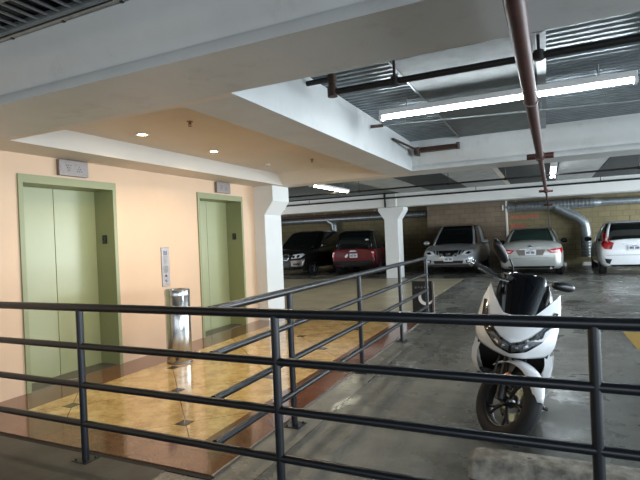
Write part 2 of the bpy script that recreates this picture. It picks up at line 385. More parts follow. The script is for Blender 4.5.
# back wall: yellow block, brown pilaster, recess on the left
struct('wall_back', MB().box(-1.5, 9, 22.0, 22.3, 0, 3.0), 'brick_yellow', smooth=0)
struct('wall_back_pier', MB().box(-4.75, -1.5, 22.0 - .45, 22.3, 0, 3.0), 'brick_brown', smooth=0)
struct('wall_back_recess', MB().box(-16, -4.75, 22.6, 22.9, 0, 3.0), 'brick_yellow', smooth=0)
struct('wall_far_left', MB().box(-16.3, -16, 7.8, 23, 0, 3.0), 'brick_brown', smooth=0)
struct('trim_3', MB().box(-1.495, -1.44, 21.54, 21.99, 0, 2.9), 'cream', smooth=0)
tag(MB().box(-1.35, -.25, 21.97, 21.999, 1.98, 2.12).build('painted_stripe', 'brick_paint', smooth=0), 'faded red painted stripe high on the yellow block wall, the upper and longer', 'wall stripe')
tag(MB().box(-1.35, -.75, 21.97, 21.999, 1.58, 1.76).build('painted_stripe', 'brick_paint', smooth=0), 'faded red painted patch on the block wall left of the silver sedan roof', 'wall stripe')

# ================================================================== RAILINGS
RZ = (1.085, .81, .535, .26)
rl = thing('guard_railing', 'dark slate pipe railing with four rails crossing the whole foreground', 'railing', (-3.02, 2.387, 0))
ox, oy = -3.02, 2.387
for k, z in enumerate(RZ): MB().tube([(-4.93 - ox, 0, z), (2.3 - ox, 0, z)], .028 if k == 0 else .024, 14).build('top_rail' if k == 0 else 'rail', 'rail', rl)
for x in (-4.62, -3.02, -1.42, .17, 1.77):
    p = MB().tube([(x - ox, 0, .006), (x - ox, 0, RZ[0])], .025, 14).build('post', 'rail', rl)
    pb = MB().box(x - ox - .07, x - ox + .07, -.06, .06, 0, .008)
    for sx in (-.05, .05):
        for sy in (-.04, .04): pb.lathe([(.009, .008), (.009, .018), (.003, .02)], (x - ox + sx, sy, 0), n=8)
    pb.build('base_plate', 'rail', p, smooth=30)
rl2 = thing('guard_railing', 'dark pipe railing running back along the right edge of the tiled lobby', 'railing', (-1.9, 3.44, 0))
for k, z in enumerate(RZ): MB().tube([(0, 2.418 - 3.44, z), (0, 8.36 - 3.44, z)], .028 if k == 0 else .024, 14).build('top_rail' if k == 0 else 'rail', 'rail', rl2)
for y in (3.44, 5.04, 6.68, 8.35):
    p = MB().tube([(0, y - 3.44, .006), (0, y - 3.44, RZ[0])], .025, 14).build('post', 'rail', rl2)
    pb = MB().box(-.06, .07, y - 3.44 - .07, y - 3.44 + .07, 0, .008)
    for sx in (-.045, .05):
        for sy in (-.05, .05): pb.lathe([(.009, .008), (.009, .018), (.003, .02)], (sx, y - 3.44 + sy, 0), n=8)
    pb.build('base_plate', 'rail', p, smooth=30)

# ================================================================== LOBBY FITTINGS
for i, (yc, lab) in enumerate(((3.905, 'brushed steel arrival indicator above the nearer, left elevator'), (6.785, 'brushed steel arrival indicator above the farther elevator'))):
    s = thing('arrival_indicator', lab, 'elevator indicator', (WX, yc, 2.43))
    MB().box(0, .05, -.19, .19, -.09, .09).build('box', 'steel_dull', s, smooth=0, bevel=.004)
    for sgn in (-1, 1):
        d = MB()
        for r, cnt in ((0, 3), (1, 2), (2, 1)):
            for q in range(cnt):
                d.lathe([(.006, .049), (.006, .053), (.003, .054)], (0, sgn * .07 + (q - (cnt - 1) / 2) * .028, -sgn * .03 + sgn * r * .028), axis='x', n=8)
        d.build('arrow_lamp', 'black', s)
cp = thing('call_panel', 'slim steel elevator call panel on the peach wall above the bin', 'call panel', (WX, 5.365, 1.19))
MB().box(0, .012, -.078, .078, -.28, .28).build('plate', 'steel_dull', cp, smooth=0, bevel=.003)
g = MB(); g.box(.012, .014, -.035, -.022, .17, .23); g.box(.012, .014, -.01, .03, .17, .18); g.box(.012, .014, -.01, .03, .2, .21); g.box(.012, .014, -.01, .0, .17, .23); g.box(.012, .014, .02, .03, .17, .23)
g.build('logo', 'ink', cp, smooth=0)
g = MB()
for k in range(6): g.box(.012, .0135, -.035, .03 - (k % 2) * .012, .14 - k * .018, .146 - k * .018)
g.build('instruction_text', 'grey_ink', cp, smooth=0); g = MB()
for k in range(5):
    for q in range(4): g.box(.012, .0135, -.045 + q * .024, -.028 + q * .024, .0 - k * .02, .012 - k * .02)
g.build('notice_text', 'grey_ink', cp, smooth=0)
for z in (-.13, -.20):
    MB().lathe([(.017, .012), (.017, .018), (.013, .02)], (0, 0, z), axis='x', n=18).build('call_button', 'black' if z > -.15 else 'grey_ink', cp)
# cylindrical steel bin
bn = thing('waste_bin', 'tall brushed steel cylinder bin standing by the peach wall', 'waste bin', (-4.27, 4.80, z1))
MB().lathe([(.150, 0), (.155, .01), (.155, .90), (.150, .905)], n=40).build('body', 'steel', bn, smooth=50)
MB().lathe([(.158, .85), (.158, .915), (.152, .925), (.128, .925), (.120, .90)], n=40).build('rim', 'steel', bn, smooth=50)
MB().lathe([(.120, .895), (.120, .903)], n=32).build('sand_tray', 'black_matte', bn)
MB().lathe([(.1575, 0), (.1575, .03)], n=40).build('base_ring', 'steel_dull', bn)
# downlights
def downlight(x, y, lab, energy=34):
    d = thing('downlight', lab, 'ceiling light', (x, y, 2.737))
    MB().lathe([(.052, -.0), (.074, -.001), (.078, -.007), (.070, -.012), (.052, -.010)], n=28, caps=False).build('trim_ring', 'white', d)
    MB().lathe([(.052, -.003), (.052, -.006), (.03, -.009)], n=28).build('lens', 'lamp_lit', d)
    l = bpy.data.lights.new('downlight_lamp', 'SPOT'); l.energy = energy; l.color = (1, .82, .58); l.spot_size = radians(150); l.spot_blend = .6; l.shadow_soft_size = .05
    o = bpy.data.objects.new('downlight_lamp', l); C.objects.link(o); o.parent = d; o.location = (0, 0, -.03)
downlight(-4.0, 4.05, 'lit recessed downlight in the tan lobby ceiling, the left of the two lit ones')
downlight(-4.0, 5.33, 'lit recessed downlight in the tan lobby ceiling, the right of the two lit ones')
downlight(-2.75, 4.05, 'lit recessed downlight hidden behind the side soffit, nearer the front beam')
downlight(-2.75, 5.33, 'lit recessed downlight hidden behind the side soffit, farther from the front beam')
for (x, y, lab) in ((-3.213, 3.905, 'small brass sprinkler head in the lobby ceiling above the lit downlights'), (-3.24, 6.78, 'small brass sprinkler head at the far right of the lobby ceiling')):
    s = thing('fire_sprinkler', lab, 'sprinkler', (x, y, 2.737))
    MB().lathe([(.032, 0), (.030, -.006), (.014, -.009)], n=20).build('escutcheon', 'brass', s)
    MB().lathe([(.009, -.006), (.009, -.03)], n=10).tube([(-.016, 0, -.015), (-.014, 0, -.04), (0, 0, -.05)], .003, 6).tube([(.016, 0, -.015), (.014, 0, -.04), (0, 0, -.05)], .003, 6).build('frame', 'brass', s)
    MB().lathe([(.020, -.050), (.020, -.052)], n=14).build('deflector', 'brass', s)
s = thing('smoke_detector', 'round cream smoke detector on the lobby ceiling near the far elevator', 'smoke detector', (-4.03, 6.75, 2.737))
MB().lathe([(.06, 0), (.06, -.012), (.048, -.03), (.02, -.034)], n=24).build('housing', 'cream', s)
MB().lathe([(.012, -.030), (.010, -.038)], n=12).build('sensor', 'grey_ink', s)
# little square sign with a pale crescent behind the end of the side railing
s = thing('floor_sign', 'low black board sign with a white crescent emblem at the railing end', 'sign', (-2.04, 8.62, 0))
MB().box(-.19, .17, 0, .035, .06, .66).build('board', 'black_matte', s, smooth=0, bevel=.005)
g = MB(); out = []; inn = []
for k in range(13):
    a = radians(150 + k * 17); out.append((.05 + .13 * cos(a), -.003, .36 + .13 * sin(a))); inn.append((.075 + .105 * cos(a), -.003, .385 + .105 * sin(a)))
g.grid([out, inn], (0, .003, 0)); g.build('crescent_emblem', 'white', s, smooth=0)
for k in range(5): MB().box(-.14 + k * .055, -.105 + k * .055, -.003, 0, .53 + .012 * (k % 2), .565).build('letter_mark', 'grey_ink', s, smooth=0)
MB().box(.172, .20, -.02, .055, 0, .63).build('side_post', 'steel_dull', s, smooth=0)
MB().box(-.19, .17, -.03, .065, 0, .06).build('base', 'black', s, smooth=0)

# ================================================================== CEILING SERVICES
def strip_light(loc, rotz, lab, m, width=.13):
    t = thing('strip_light', lab, 'ceiling light', loc, (0, 0, rotz))
    MB().box(-1.2, 1.2, -width / 2, width / 2, .03, .09).build('housing', 'white', t, smooth=0, bevel=.006)
    for s_ in (-1, 1):
        b = MB().tube([(-1.17, s_ * width * .22, .008), (1.17, s_ * width * .22, .008)], .0135, 12).build('tube', m, t)
    MB().box(-1.205, -1.175, -width / 2, width / 2, -.02, .03).build('end_cap', 'white', t, smooth=0)
    MB().box(1.175, 1.205, -width / 2, width / 2, -.02, .03).build('end_cap', 'white', t, smooth=0)
    for x in (-.9, .9): MB().tube([(x, 0, .085), (x, 0, 2.998 - loc[2])], .008, 6).build('hanger', 'galv', t)
    return t
strip_light((-.41, 5.17, 2.79), 0, 'long lit fluorescent strip light in the nearest ceiling bay, crossing behind the red main', 'tube_light', .10)
strip_light((-5.14, 11.85, 2.79), pi / 2, 'lit fluorescent strip light seen beyond the lobby soffit, above the parked black SUV', 'tube_dim')
strip_light((.20, 12.3, 2.79), pi / 2, 'lit fluorescent strip light seen end-on just right of the red pipe', 'tube_light')
strip_light((3.95, 12.3, 2.79), pi / 2, 'added fluorescent strip light, unseen past the right edge, brightening the far cars', 'tube_light')  # unseen fixture, added to throw more light on the far car fronts
# big red sprinkler main with tees and a drop
rp = thing('sprinkler_main', 'rusty red sprinkler main running away overhead from the top edge', 'pipe', (-.08, 2.0, 2.45))
P = lambda y: Vector((-.085 + (y - 2) * .0105 + .08, y - 2.0, 0))
MB().tube([P(-1.0), P(6.9)], .045, 20).build('pipe', 'red_pipe', rp)
MB().tube([P(6.9), P(13.4)], .036, 16).build('pipe', 'red_pipe', rp)
MB().tube([P(13.4), P(21.45)], .028, 14).build('pipe', 'red_pipe', rp)
for y, r in ((6.95, .062), (13.4, .055), (21.38, .05)):
    MB().tube([P(y - .09), P(y + .09)], r, 16).tube([P(y) + Vector((-.16, 0, 0)), P(y) + Vector((.16, 0, 0))], r * .62, 12).build('tee_fitting', 'red_pipe', rp)
MB().tube([P(3.9) + Vector((0, -.015, 0)), P(3.9) + Vector((0, .015, 0))], .053, 18).build('clamp', 'steel_dull', rp)
MB().tube([P(21.45), P(21.45) + Vector((0, 0, -2.44))], .018, 10).build('drop_pipe', 'black_pipe', rp)
for y in (3.9, 9.6, 15.5): MB().tube([P(y), P(y) + Vector((0, 0, .52))], .007, 6).build('hanger_rod', 'galv', rp)
bp = thing('branch_pipe', 'black iron pipe with an elbow crossing the near bay above the strip light', 'pipe', (-1.66, 4.0, 2.8))
MB().tube([(0, 0, 0), (6.2, .05, 0)], .027, 12).build('pipe', 'black_pipe', bp)
MB().tube([(-.02, 0, -.0), (-.02, 0, .10)], .036, 12).lathe([(.045, -.04), (.045, .04)], (-.02, 0, 0), n=14).lathe([(.043, -.035), (.043, .035)], (-.02, 0, .12), n=14).build('elbow', 'copper', bp)
MB().tube([(-.02, 0, .12), (-.27, 0, .12)], .024, 10).build('stub', 'black_pipe', bp)
for x in (.55, 1.66, 3.4): MB().tube([(x, .003, 0), (x, .003, .19)], .012, 8).tube([(x, .003, -.035), (x, .003, .035)], .036, 12).build('hanger', 'black_pipe', bp)
cn = thing('conduit', 'thin galvanised conduit crossing the near bay just beyond the strip light', 'conduit', (-1.9, 5.75, 2.86))
MB().tube([(0, -.0, 0), (3.2, .62, 0), (6.5, 1.25, 0)], .012, 10).build('pipe', 'galv', cn)
MB().tube([(-.02, .0, 0), (.13, .03, 0)], .02, 10).build('connector', 'copper', cn)
for x in (.4, 1.9, 3.4, 5.0): MB().tube([(x, x * .193, .0), (x, x * .193, .14)], .005, 6).build('hanger', 'galv', cn)
jp = thing('valve_pipe', 'short brown pipe run with fittings on top of the middle beam corner', 'pipe', (-1.78, 7.55, 2.80))
MB().tube([(-.12, -.9, .06), (0, 0, 0.02), (.62, .02, .02)], .017, 10).build('pipe', 'copper', jp)
MB().lathe([(.04, -.06), (.04, .06)], (0, 0, .0), n=12).build('fitting', 'copper', jp)
MB().lathe([(.03, -.05), (.03, .05)], (.62, .02, 0.02), n=12).build('fitting', 'copper', jp)
MB().box(.04, .60, .03, .13, -.01, .06).build('timber_block', 'copper', jp, smooth=0)
MB().box(-.05, .0, .0, .2, -.05, .06).build('bracket', 'copper', jp, smooth=0)
fp = thing('branch_pipe', 'thin black pipe crossing the middle bay in front of the far beam', 'pipe', (-9, 12.0, 2.695))
MB().tube([(0, 0, 0), (12.5, 0, 0)], .022, 10).build('pipe', 'black_pipe', fp)
for x in (1.2, 4.6, 6.9, 8.2, 10.8): MB().tube([(x, 0, -.03), (x, 0, .275)], .009, 6).tube([(x - .03, 0, 0), (x + .03, 0, 0)], .032, 10).build('hanger', 'black_pipe', fp)
fp = thing('branch_pipe', 'black pipe running along the top of the far white beam', 'pipe', (-11, 16.35, 2.80))
MB().tube([(0, 0, 0), (15, 0, .02)], .03, 10).build('pipe', 'black_pipe', fp)
for x in (3, 5.9, 9, 12.5): MB().tube([(x, 0, 0), (x, 0, .16)], .01, 6).build('hanger', 'black_pipe', fp)
tag(MB().box(-5.12, -5.07, 16.44, 16.49, 2.50, 2.96).build('downpipe', 'black_pipe', smooth=0), 'short black vertical pipe above the far white column, left of the pale one', 'pipe')
tag(MB().tube([(-4.70, 16.45, 2.50), (-4.70, 16.45, 2.96)], .025, 10).build('downpipe', 'white'), 'short pale vertical pipe above the far white column, right of the black one', 'pipe')
# pipes and ducts near the back wall
def longpipe(name, lab, y, z, x0, x1, r, m):
    t = thing(name, lab, 'pipe', (x0, y, z)); MB().tube([(0, 0, 0), (x1 - x0, 0, 0)], r, 12).build('pipe', m, t)
    for k in range(5):
        x = (x1 - x0) * (k + .5) / 5; MB().tube([(x, 0, r), (x, 0, 2.95 - z)], .008, 6).build('hanger', 'galv', t)
longpipe('rusty_pipe', 'rust red pipe running under the ceiling behind the far beam on the left', 18.2, 2.44, -12, -5.4, .035, 'red_pipe')
longpipe('black_pipe', 'black pipe running along under the ceiling behind the far beam', 17.6, 2.56, -11, 4.5, .035, 'black_pipe')
longpipe('grey_pipe', 'thin grey pipe under the ceiling just above the round duct', 20.2, 2.68, -4.5, 4.5, .025, 'galv')
def duct(name, lab, x0, x1, y, z, r, m='galv'):
    t = thing(name, lab, 'duct', (x0, y, z)); L = x1 - x0
    pr = []; x = 0
    while x < L: pr += [(r, x), (r, x + .10), (r * 1.025, x + .11), (r, x + .12)]; x += .13
    pr = [p for p in pr if p[1] < L - .02] + [(r, L)]
    MB().lathe(pr, axis='x', n=28).build('body', m, t, smooth=60)
    MB().lathe([(r * 1.08, 0), (r * 1.08, .05)], axis='x', n=28).build('flange', 'white', t)
    for k in range(int(L / 1.2)):
        MB().lathe([(r * 1.03, .5 + k * 1.2), (r * 1.03, .54 + k * 1.2)], axis='x', n=28).build('strap', 'steel_dull', t)
    for k in range(int(L / 1.2)): MB().tube([(.52 + k * 1.2, 0, r), (.52 + k * 1.2, 0, 2.95 - z)], .007, 6).build('hanger', 'galv', t)
    return t
dm = duct('round_duct', 'large galvanised round duct along the top of the yellow block wall', -1.62, 1.75, 21.74, 2.46, .205)
MB().loft([[(x, r * sin(2 * pi * k / 28), r * cos(2 * pi * k / 28) ) for k in range(28)] for x, r in ((3.32, .20), (3.6, .14))]).build('reducer', 'galv', dm)
MB().tube([(3.55, 0, 0), (7.5, 0, -.04)], .14, 24).build('narrow_section', 'galv', dm)
MB().tube([(2.0, -.02, -.08), (2.35, -.02, -.30), (2.72, -.02, -.52), (2.98, -.01, -.78), (3.04, 0, -1.1), (3.04, 0, -1.3)], .185, 24, smooth=6).build('elbow_branch', 'galv', dm, smooth=60)
pr = []; z = -2.12
while z < -1.28: pr += [(.185, z), (.185, z + .09), (.194, z + .10), (.185, z + .11)]; z += .12
MB().lathe(pr, (3.04, 0, 0), n=28).build('vertical_drop', 'galv', dm, smooth=60)
dl = duct('round_duct', 'grey round duct in shadow behind the black and red SUVs', -13, -5.0, 22.35, 2.43, .16, 'galv')
MB().tube([(3.1, 0, -.05), (3.35, 0, -.22), (3.4, 0, -.42), (3.4, 0, -.9)], .17, 20, smooth=5).build('elbow_branch', 'galv', dl, smooth=60)

# cable tray seen at top left in the near bay
ct = thing('cable_tray', 'dark cable tray with rungs above the front beam at top left', 'cable tray', (-3.3, 1.95, 2.97))
MB().box(-2.2, 3, .085, .12, -.03, .01).build('side_rail', 'galv', ct, smooth=0)
MB().box(-2.2, 3, -.19, -.155, -.03, .01).build('side_rail', 'galv', ct, smooth=0)
b = MB()
for k in range(52): b.box(-2.15 + k * .1, -2.135 + k * .1, -.155, .085, -.02, -.008)
b.build('rungs', 'galv', ct, smooth=0)
cn2 = thing('conduit', 'dark conduit running along the top of the front beam at top left', 'conduit', (-5.2, 2.105, 2.945))
MB().tube([(0, 0, 0), (5.5, 0, 0)], .017, 10).build('pipe', 'galv', cn2)
b = MB()
for k in range(11): b.box(k * .5, k * .5 + .02, -.01, .03, -.02, .05)
b.build('clip', 'black', cn2, smooth=0)

# ================================================================== FLOOR FURNITURE
ws = thing('wheel_stop', 'weathered grey concrete wheel stop in front of the white scooter', 'wheel stop', (-.49, 3.12, 0))
b = MB(); rings = []
for x, k in ((0, .72), (.03, .93), (.08, 1), (1.74, 1), (1.80, .93), (1.83, .72)):
    rings.append([(x, -.10 * k, 0), (x, .13 * k, 0), (x, .115 * k, .12 * k), (x, .10 * k, .125 * k), (x, -.05 * k, .125 * k), (x, -.065 * k, .12 * k)])
b.loft(rings); b.build('block', 'kerb', ws, smooth=25, bevel=.006)
for x in (.35, 1.48): MB().lathe([(.014, .123), (.014, .128), (.008, .131)], (x, .03, 0), n=12).build('anchor_bolt', 'steel_dull', ws)
def stop(x, y, lab):
    t = thing('wheel_stop', lab, 'wheel stop', (x, y, 0))
    MB().loft([[(xx, -.1 * k, 0), (xx, .1 * k, 0), (xx, .06 * k, .13 * k), (xx, -.06 * k, .13 * k)] for xx, k in ((-.8, .8), (-.75, 1), (.75, 1), (.8, .8))]).build('block', 'white', t, smooth=0)
stop(-.1, 21.8, 'pale wheel stop by the wall under and beside the silver sedan')
stop(2.05, 21.8, 'pale wheel stop by the wall below the duct drop, beside the white hatchback')
ym = MB().prism([(.95, 6.9, 0), (1.5, 6.9, 0), (1.5, 8.0, 0), (.93, 8.0, 0)], (0, 0, .002)).build('floor_marking', 'yellow_paint', smooth=0)
tag(ym, 'worn yellow painted marking on the floor at the right edge', 'floor marking')
tag(MB().box(-8.35, -8.25, 17.2, 21, 0, .002).build('parking_line', 'line_paint', smooth=0), 'worn white parking line between the black and red SUVs', 'parking line')
tag(MB().box(-1.98, -1.88, 17.4, 21, 0, .002).build('parking_line', 'line_paint', smooth=0), 'worn white parking line between the two silver cars', 'parking line')

# ================================================================== CARS
def smoothtab(rows, k):
    P_ = [Vector(r) if len(r) <= 4 else r for r in rows]; out = []
    n = len(rows)
    for i in range(n - 1):
        a, b_, c, d = rows[max(i - 1, 0)], rows[i], rows[i + 1], rows[min(i + 2, n - 1)]
        for j in range(k):
            t = j / k
            out.append(tuple(.5 * ((2 * q) + (r_ - p) * t + (2 * p - 5 * q + 4 * r_ - s_) * t * t + (3 * q - p - 3 * r_ + s_) * t ** 3) for p, q, r_, s_ in zip(a, b_, c, d)))
    return out + [rows[-1]]
class Car:
    def __init__(s, name, label, loc, rz, S, stations, paintm, cat='car', W=1.0):
        s.t = thing(name, label, cat, loc, (0, 0, rz)); s.S = S; s.paint = paintm
        st = smoothtab(stations, 5); rings = []
        for (y, hw, zb, zs, zt) in st:
            h = zs - zb
            half = [(.0, zb), (hw * .5, zb), (hw * .86, zb + .015), (hw * .965, zb + .10 * h + .01), (hw * .99, zb + .28 * h), (hw, zb + .5 * h), (hw * .995, zb + .72 * h), (hw * .972, zb + .88 * h), (hw * .93, zs), (hw * .80, zs + (zt - zs) * .45), (hw * .6, zs + (zt - zs) * .75), (hw * .3, zs + (zt - zs) * .95), (0, zt)]
            ring = [(x * S, y * S, z * S) for x, z in half] + [(-x * S, y * S, z * S) for x, z in reversed(half[1:-1])]
            rings.append(ring)
        b = MB().loft(rings); s.body = b.build('body', paintm, s.t, smooth=35)
        s.bvh = BVHTree.FromPolygons([Vector(v) for v in b.v], b.f)
    def cabin(s, levels, glass, roof_from, pillars, roofm=None, topm=None):
        """levels: (z, y_rear, y_front, hw_rear, hw_front)"""
        S = s.S; n = 64; rings = []
        for (z, ya, yb, wa, wb) in levels:
            r = []
            for k in range(n):
                a = 2 * pi * k / n; cx, cy = cos(a), sin(a)
                e = .32; px = math.copysign(abs(cx) ** e, cx); py = math.copysign(abs(cy) ** e, cy)
                y = (ya + yb) / 2 + py * (yb - ya) / 2; t = (y - ya) / (yb - ya); w_ = wa + (wb - wa) * t
                r.append(Vector((px * w_, y, z + .0)) * S)
            rings.append(r)
        g = MB().loft(rings); gl = g.build('windows', glass, s.t, smooth=35)
        s.cbvh = BVHTree.FromPolygons([Vector(v) for v in g.v], g.f)
        cz = lambda r: sum(r, Vector()) / n
        def shell(idx, lo, hi, name, m, off=.012):
            b = MB(); cols = []
            for k in idx:
                col = []
                for L_ in range(lo, hi + 1):
                    p = rings[L_][k % n]; c_ = cz(rings[L_]); d = (p - c_); d.z = 0; d.normalize(); col.append(p + (d * off + Vector((0, 0, off * .3))) * S)
                cols.append(col)
            b.grid(cols, (0, 0, 0)) if False else b.grid(cols)
            o = b.build(name, m, s.t, smooth=40); sm = o.modifiers.new('solid', 'SOLIDIFY'); sm.thickness = .02; sm.offset = 0; return o
        for (k0, k1) in pillars: shell(range(k0, k1 + 1), 0, roof_from, 'pillar', roofm or s.paint)
        # roof
        b = MB(); rr = []
        for L_ in range(roof_from, len(rings)):
            c_ = cz(rings[L_]); rr.append([c_ + (p - c_) * 1.015 + Vector((0, 0, .014 * S)) for p in rings[L_]])
        top = rr[-1]; c_ = sum(top, Vector()) / n
        for q in (.7, .35): rr.append([c_ + (p - c_) * q + Vector((0, 0, .012 * S * (1 - q))) for p in top])
        b.loft(rr); b.build('roof', topm or roofm or s.paint, s.t, smooth=40)
    def patch(s, poly, m, name, side=1, th=.012, parent=None, bvh=None, mirror=False, sub=3):
        """poly in unscaled (x,z), projected onto the front (side=+1) or rear (side=-1)"""
        S = s.S; bv = bvh or s.bvh
        for sg in ((1, -1) if mirror else (1,)):
            bm = bmesh.new(); vs = [bm.verts.new((x * S * sg, 0, z * S)) for x, z in poly]; bm.faces.new(vs)
            bmesh.ops.triangulate(bm, faces=bm.faces)
            bmesh.ops.subdivide_edges(bm, edges=bm.edges, cuts=sub, use_grid_fill=True)
            bmesh.ops.triangulate(bm, faces=bm.faces)
            last = None
            for v in bm.verts:
                hit = bv.ray_cast(Vector((v.co.x, 6 * side, v.co.z)), Vector((0, -side, 0)))
                if hit[0] is None: hit = (bv.find_nearest(Vector((v.co.x, 2.3 * side * S, v.co.z))))
                v.co = Vector((v.co.x, hit[0].y + side * .004, v.co.z))
            r = bmesh.ops.extrude_face_region(bm, geom=bm.faces[:])
            for e in r['geom']:
                if isinstance(e, bmesh.types.BMVert): e.co.y += side * th
            bmesh.ops.recalc_face_normals(bm, faces=bm.faces)
            me = bpy.data.meshes.new(name); bm.to_mesh(me); bm.free(); me.materials.append(M[m]); me.shade_smooth(); me.set_sharp_from_angle(angle=radians(35))
            o = bpy.data.objects.new(name, me); C.objects.link(o); o.parent = parent or s.t
        return o
    def wheels(s, yf, yr, r, x, w_=.2):
        S = s.S
        for y in (yf, yr):
            for sg in (1, -1):
                c_ = (sg * x * S, y * S, r * S)
                MB().lathe([(r * 1.14 * S, -.02 * sg), (r * 1.14 * S, sg * .012)], (sg * (x + .005) * S, y * S, r * S), axis='x', n=30).build('wheel_arch', 'black_matte', s.t)
                wl = MB().lathe([(r * .66 * S, -.16 * sg * S), (r * .93 * S, -.15 * sg * S), (r * S, -.12 * sg * S), (r * S, .01 * sg * S), (r * .95 * S, .035 * sg * S), (r * .70 * S, .04 * sg * S), (r * .66 * S, .02 * sg * S)], c_, axis='x', n=30).build('wheel', 'rubber', s.t, smooth=30)
                b = MB().lathe([(r * .68 * S, .012 * sg), (r * .66 * S, .034 * sg), (r * .60 * S, .028 * sg)], c_, axis='x', n=30, caps=False)
                b.lathe([(r * .16 * S, .0), (r * .16 * S, .04 * sg), (r * .08 * S, .045 * sg)], c_, axis='x', n=14)
                for k in range(5):
                    a = 2 * pi * k / 5; d0, d1 = r * .12 * S, r * .64 * S
                    b.tube([(c_[0] + sg * .025, c_[1] + d0 * cos(a), c_[2] + d0 * sin(a)), (c_[0] + sg * .03, c_[1] + d1 * cos(a), c_[2] + d1 * sin(a))], .022 * S, 6)
                b.build('rim', 'alloy', wl)
    def mirror(s, y, z, x, m):
        S = s.S
        for sg in (1, -1):
            b = MB(); b.loft([[(sg * (x + dx) * S, (y + .05 * k * cos(a)) * S, (z + .07 * k * sin(a)) * S) for a in [2 * pi * q / 12 for q in range(12)]] for dx, k in ((0, .4), (.03, .9), (.10, 1.15), (.19, 1.0), (.22, .5))])
            b.build('side_mirror', m, s.t)
    def plate(s, x, z, side, y=None):
        o = s.patch([(x - .155, z - .078), (x + .155, z - .078), (x + .155, z + .078), (x - .155, z + .078)], 'plate', 'licence_plate', side, .02, sub=1)
        g = MB(); ys = max((v.co.y * side for v in o.data.vertices)) * side
        for k in range(7):
            if k == 3: continue
            xx = (x - .115 + k * .033) * s.S; g.box(xx, xx + .022 * s.S, ys - .001, ys + side * .004, (z - .035) * s.S, (z + .03) * s.S)
        g.box((x - .06) * s.S, (x + .06) * s.S, ys - .001, ys + side * .004, (z + .045) * s.S, (z + .058) * s.S)
        g.build('plate_characters', 'ink', o, smooth=0)

PIL = [(9, 11), (21, 23), (41, 43), (53, 55)]    # corner columns of a 64-ring: front right/left, rear left/right
# ---- silver crossover, nose towards the camera
c = Car('silver_crossover', 'silver crossover with chrome grille parked nose out against the brown pier', (-3.17, 19.95, 0), pi, 1.05,
        [(-2.4, .62, .45, .90, .98), (-2.3, .84, .35, .98, 1.08), (-1.9, .92, .28, 1.02, 1.10), (-1.0, .94, .26, 1.02, 1.08), (.4, .94, .26, 1.00, 1.06), (1.1, .94, .26, .98, 1.06), (1.7, .93, .26, .90, .98), (2.1, .90, .27, .80, .88), (2.3, .82, .30, .70, .78), (2.38, .66, .36, .62, .68)], 'silver')
c.cabin([(1.0, -2.25, 1.30, .87, .85), (1.2, -2.1, 1.0, .84, .81), (1.45, -1.9, .62, .77, .74), (1.66, -1.7, .28, .69, .66), (1.73, -1.5, .0, .58, .56)], 'glass', 3, PIL + [(0, 1), (31, 32)], None, 'car_black')
c.wheels(1.5, -1.3, .36, .89); c.mirror(.85, 1.08, .93, 'silver')
c.patch([(-.34, .84), (.34, .84), (.27, .64), (-.27, .64)], 'black', 'grille', 1, .01)
for sg in (1, -1):
    for x0 in (.36, .47, .58): c.patch([(sg * x0, .84 - (x0 - .36) * .1), (sg * (x0 + .06), .84 - (x0 - .36) * .1), (sg * (x0 + .02), .70), (sg * (x0 - .03), .70)][::sg], 'black', 'grille_slot', 1, .012)
c.patch([(-.34, .83), (-.28, .85), (-.13, .64), (-.2, .62)], 'chrome', 'grille_bar', 1, .035, mirror=True)
c.patch([(.07 * cos(a * pi / 6), .755 + .07 * sin(a * pi / 6)) for a in range(12)], 'chrome', 'badge', 1, .04)
c.patch([(.045 * cos(a * pi / 6), .755 + .045 * sin(a * pi / 6)) for a in range(12)], 'black', 'badge_centre', 1, .045)
c.patch([(-.085, .742), (.085, .742), (.085, .768), (-.085, .768)], 'chrome', 'badge_bar', 1, .05)
c.patch([(.42, .70), (.60, .66), (.80, .74), (.84, .86), (.72, .86), (.52, .80)], 'lens', 'headlight', 1, .02, mirror=True)
c.patch([(.55, .73), (.66, .71), (.76, .77), (.64, .80)], 'lens_dark', 'headlight_projector', 1, .028, mirror=True)
c.patch([(-.5, .50), (.5, .50), (.46, .40), (-.46, .40)], 'black', 'lower_grille', 1, .01)
c.patch([(.56, .52), (.76, .54), (.78, .44), (.60, .41)], 'black', 'fog_lamp_bezel', 1, .012, mirror=True)
c.patch([(.62, .50), (.72, .51), (.72, .45), (.63, .44)], 'lens', 'fog_lamp', 1, .02, mirror=True)
c.patch([(-.72, .39), (.72, .39), (.66, .31), (-.66, .31)], 'steel_dull', 'skid_plate', 1, .02)
c.plate(0, .55, 1)
# ---- silver sedan, tail towards the camera
c = Car('silver_sedan', 'silver sedan with red tail lights parked nose to the wall, right of the crossover', (-.47, 19.22, 0), 0, 1.04,
        [(-2.42, .70, .34, .80, .92), (-2.36, .82, .27, .88, 1.04), (-2.15, .90, .22, .96, 1.12), (-1.7, .92, .20, .97, 1.11), (-.9, .92, .2, .96, 1.04), (.5, .92, .2, .94, 1.02), (1.1, .92, .2, .90, .99), (1.6, .90, .2, .82, .88), (1.98, .82, .22, .70, .75), (2.1, .6, .3, .6, .62)], 'silver_warm')
c.cabin([(.98, -1.95, 1.2, .84, .82), (1.15, -1.68, .85, .79, .77), (1.34, -1.28, .42, .70, .68), (1.45, -1.0, .12, .63, .61), (1.49, -.8, -.08, .52, .50)], 'glass_green', 3, PIL + [(0, 1), (31, 32)])
c.wheels(1.42, -1.36, .33, .86); c.mirror(.62, 1.02, .91, 'black')
c.patch([(.44, .82), (.86, .88), (.89, .80), (.86, .72), (.56, .72)], 'red_lens', 'tail_light', -1, .02, mirror=True)
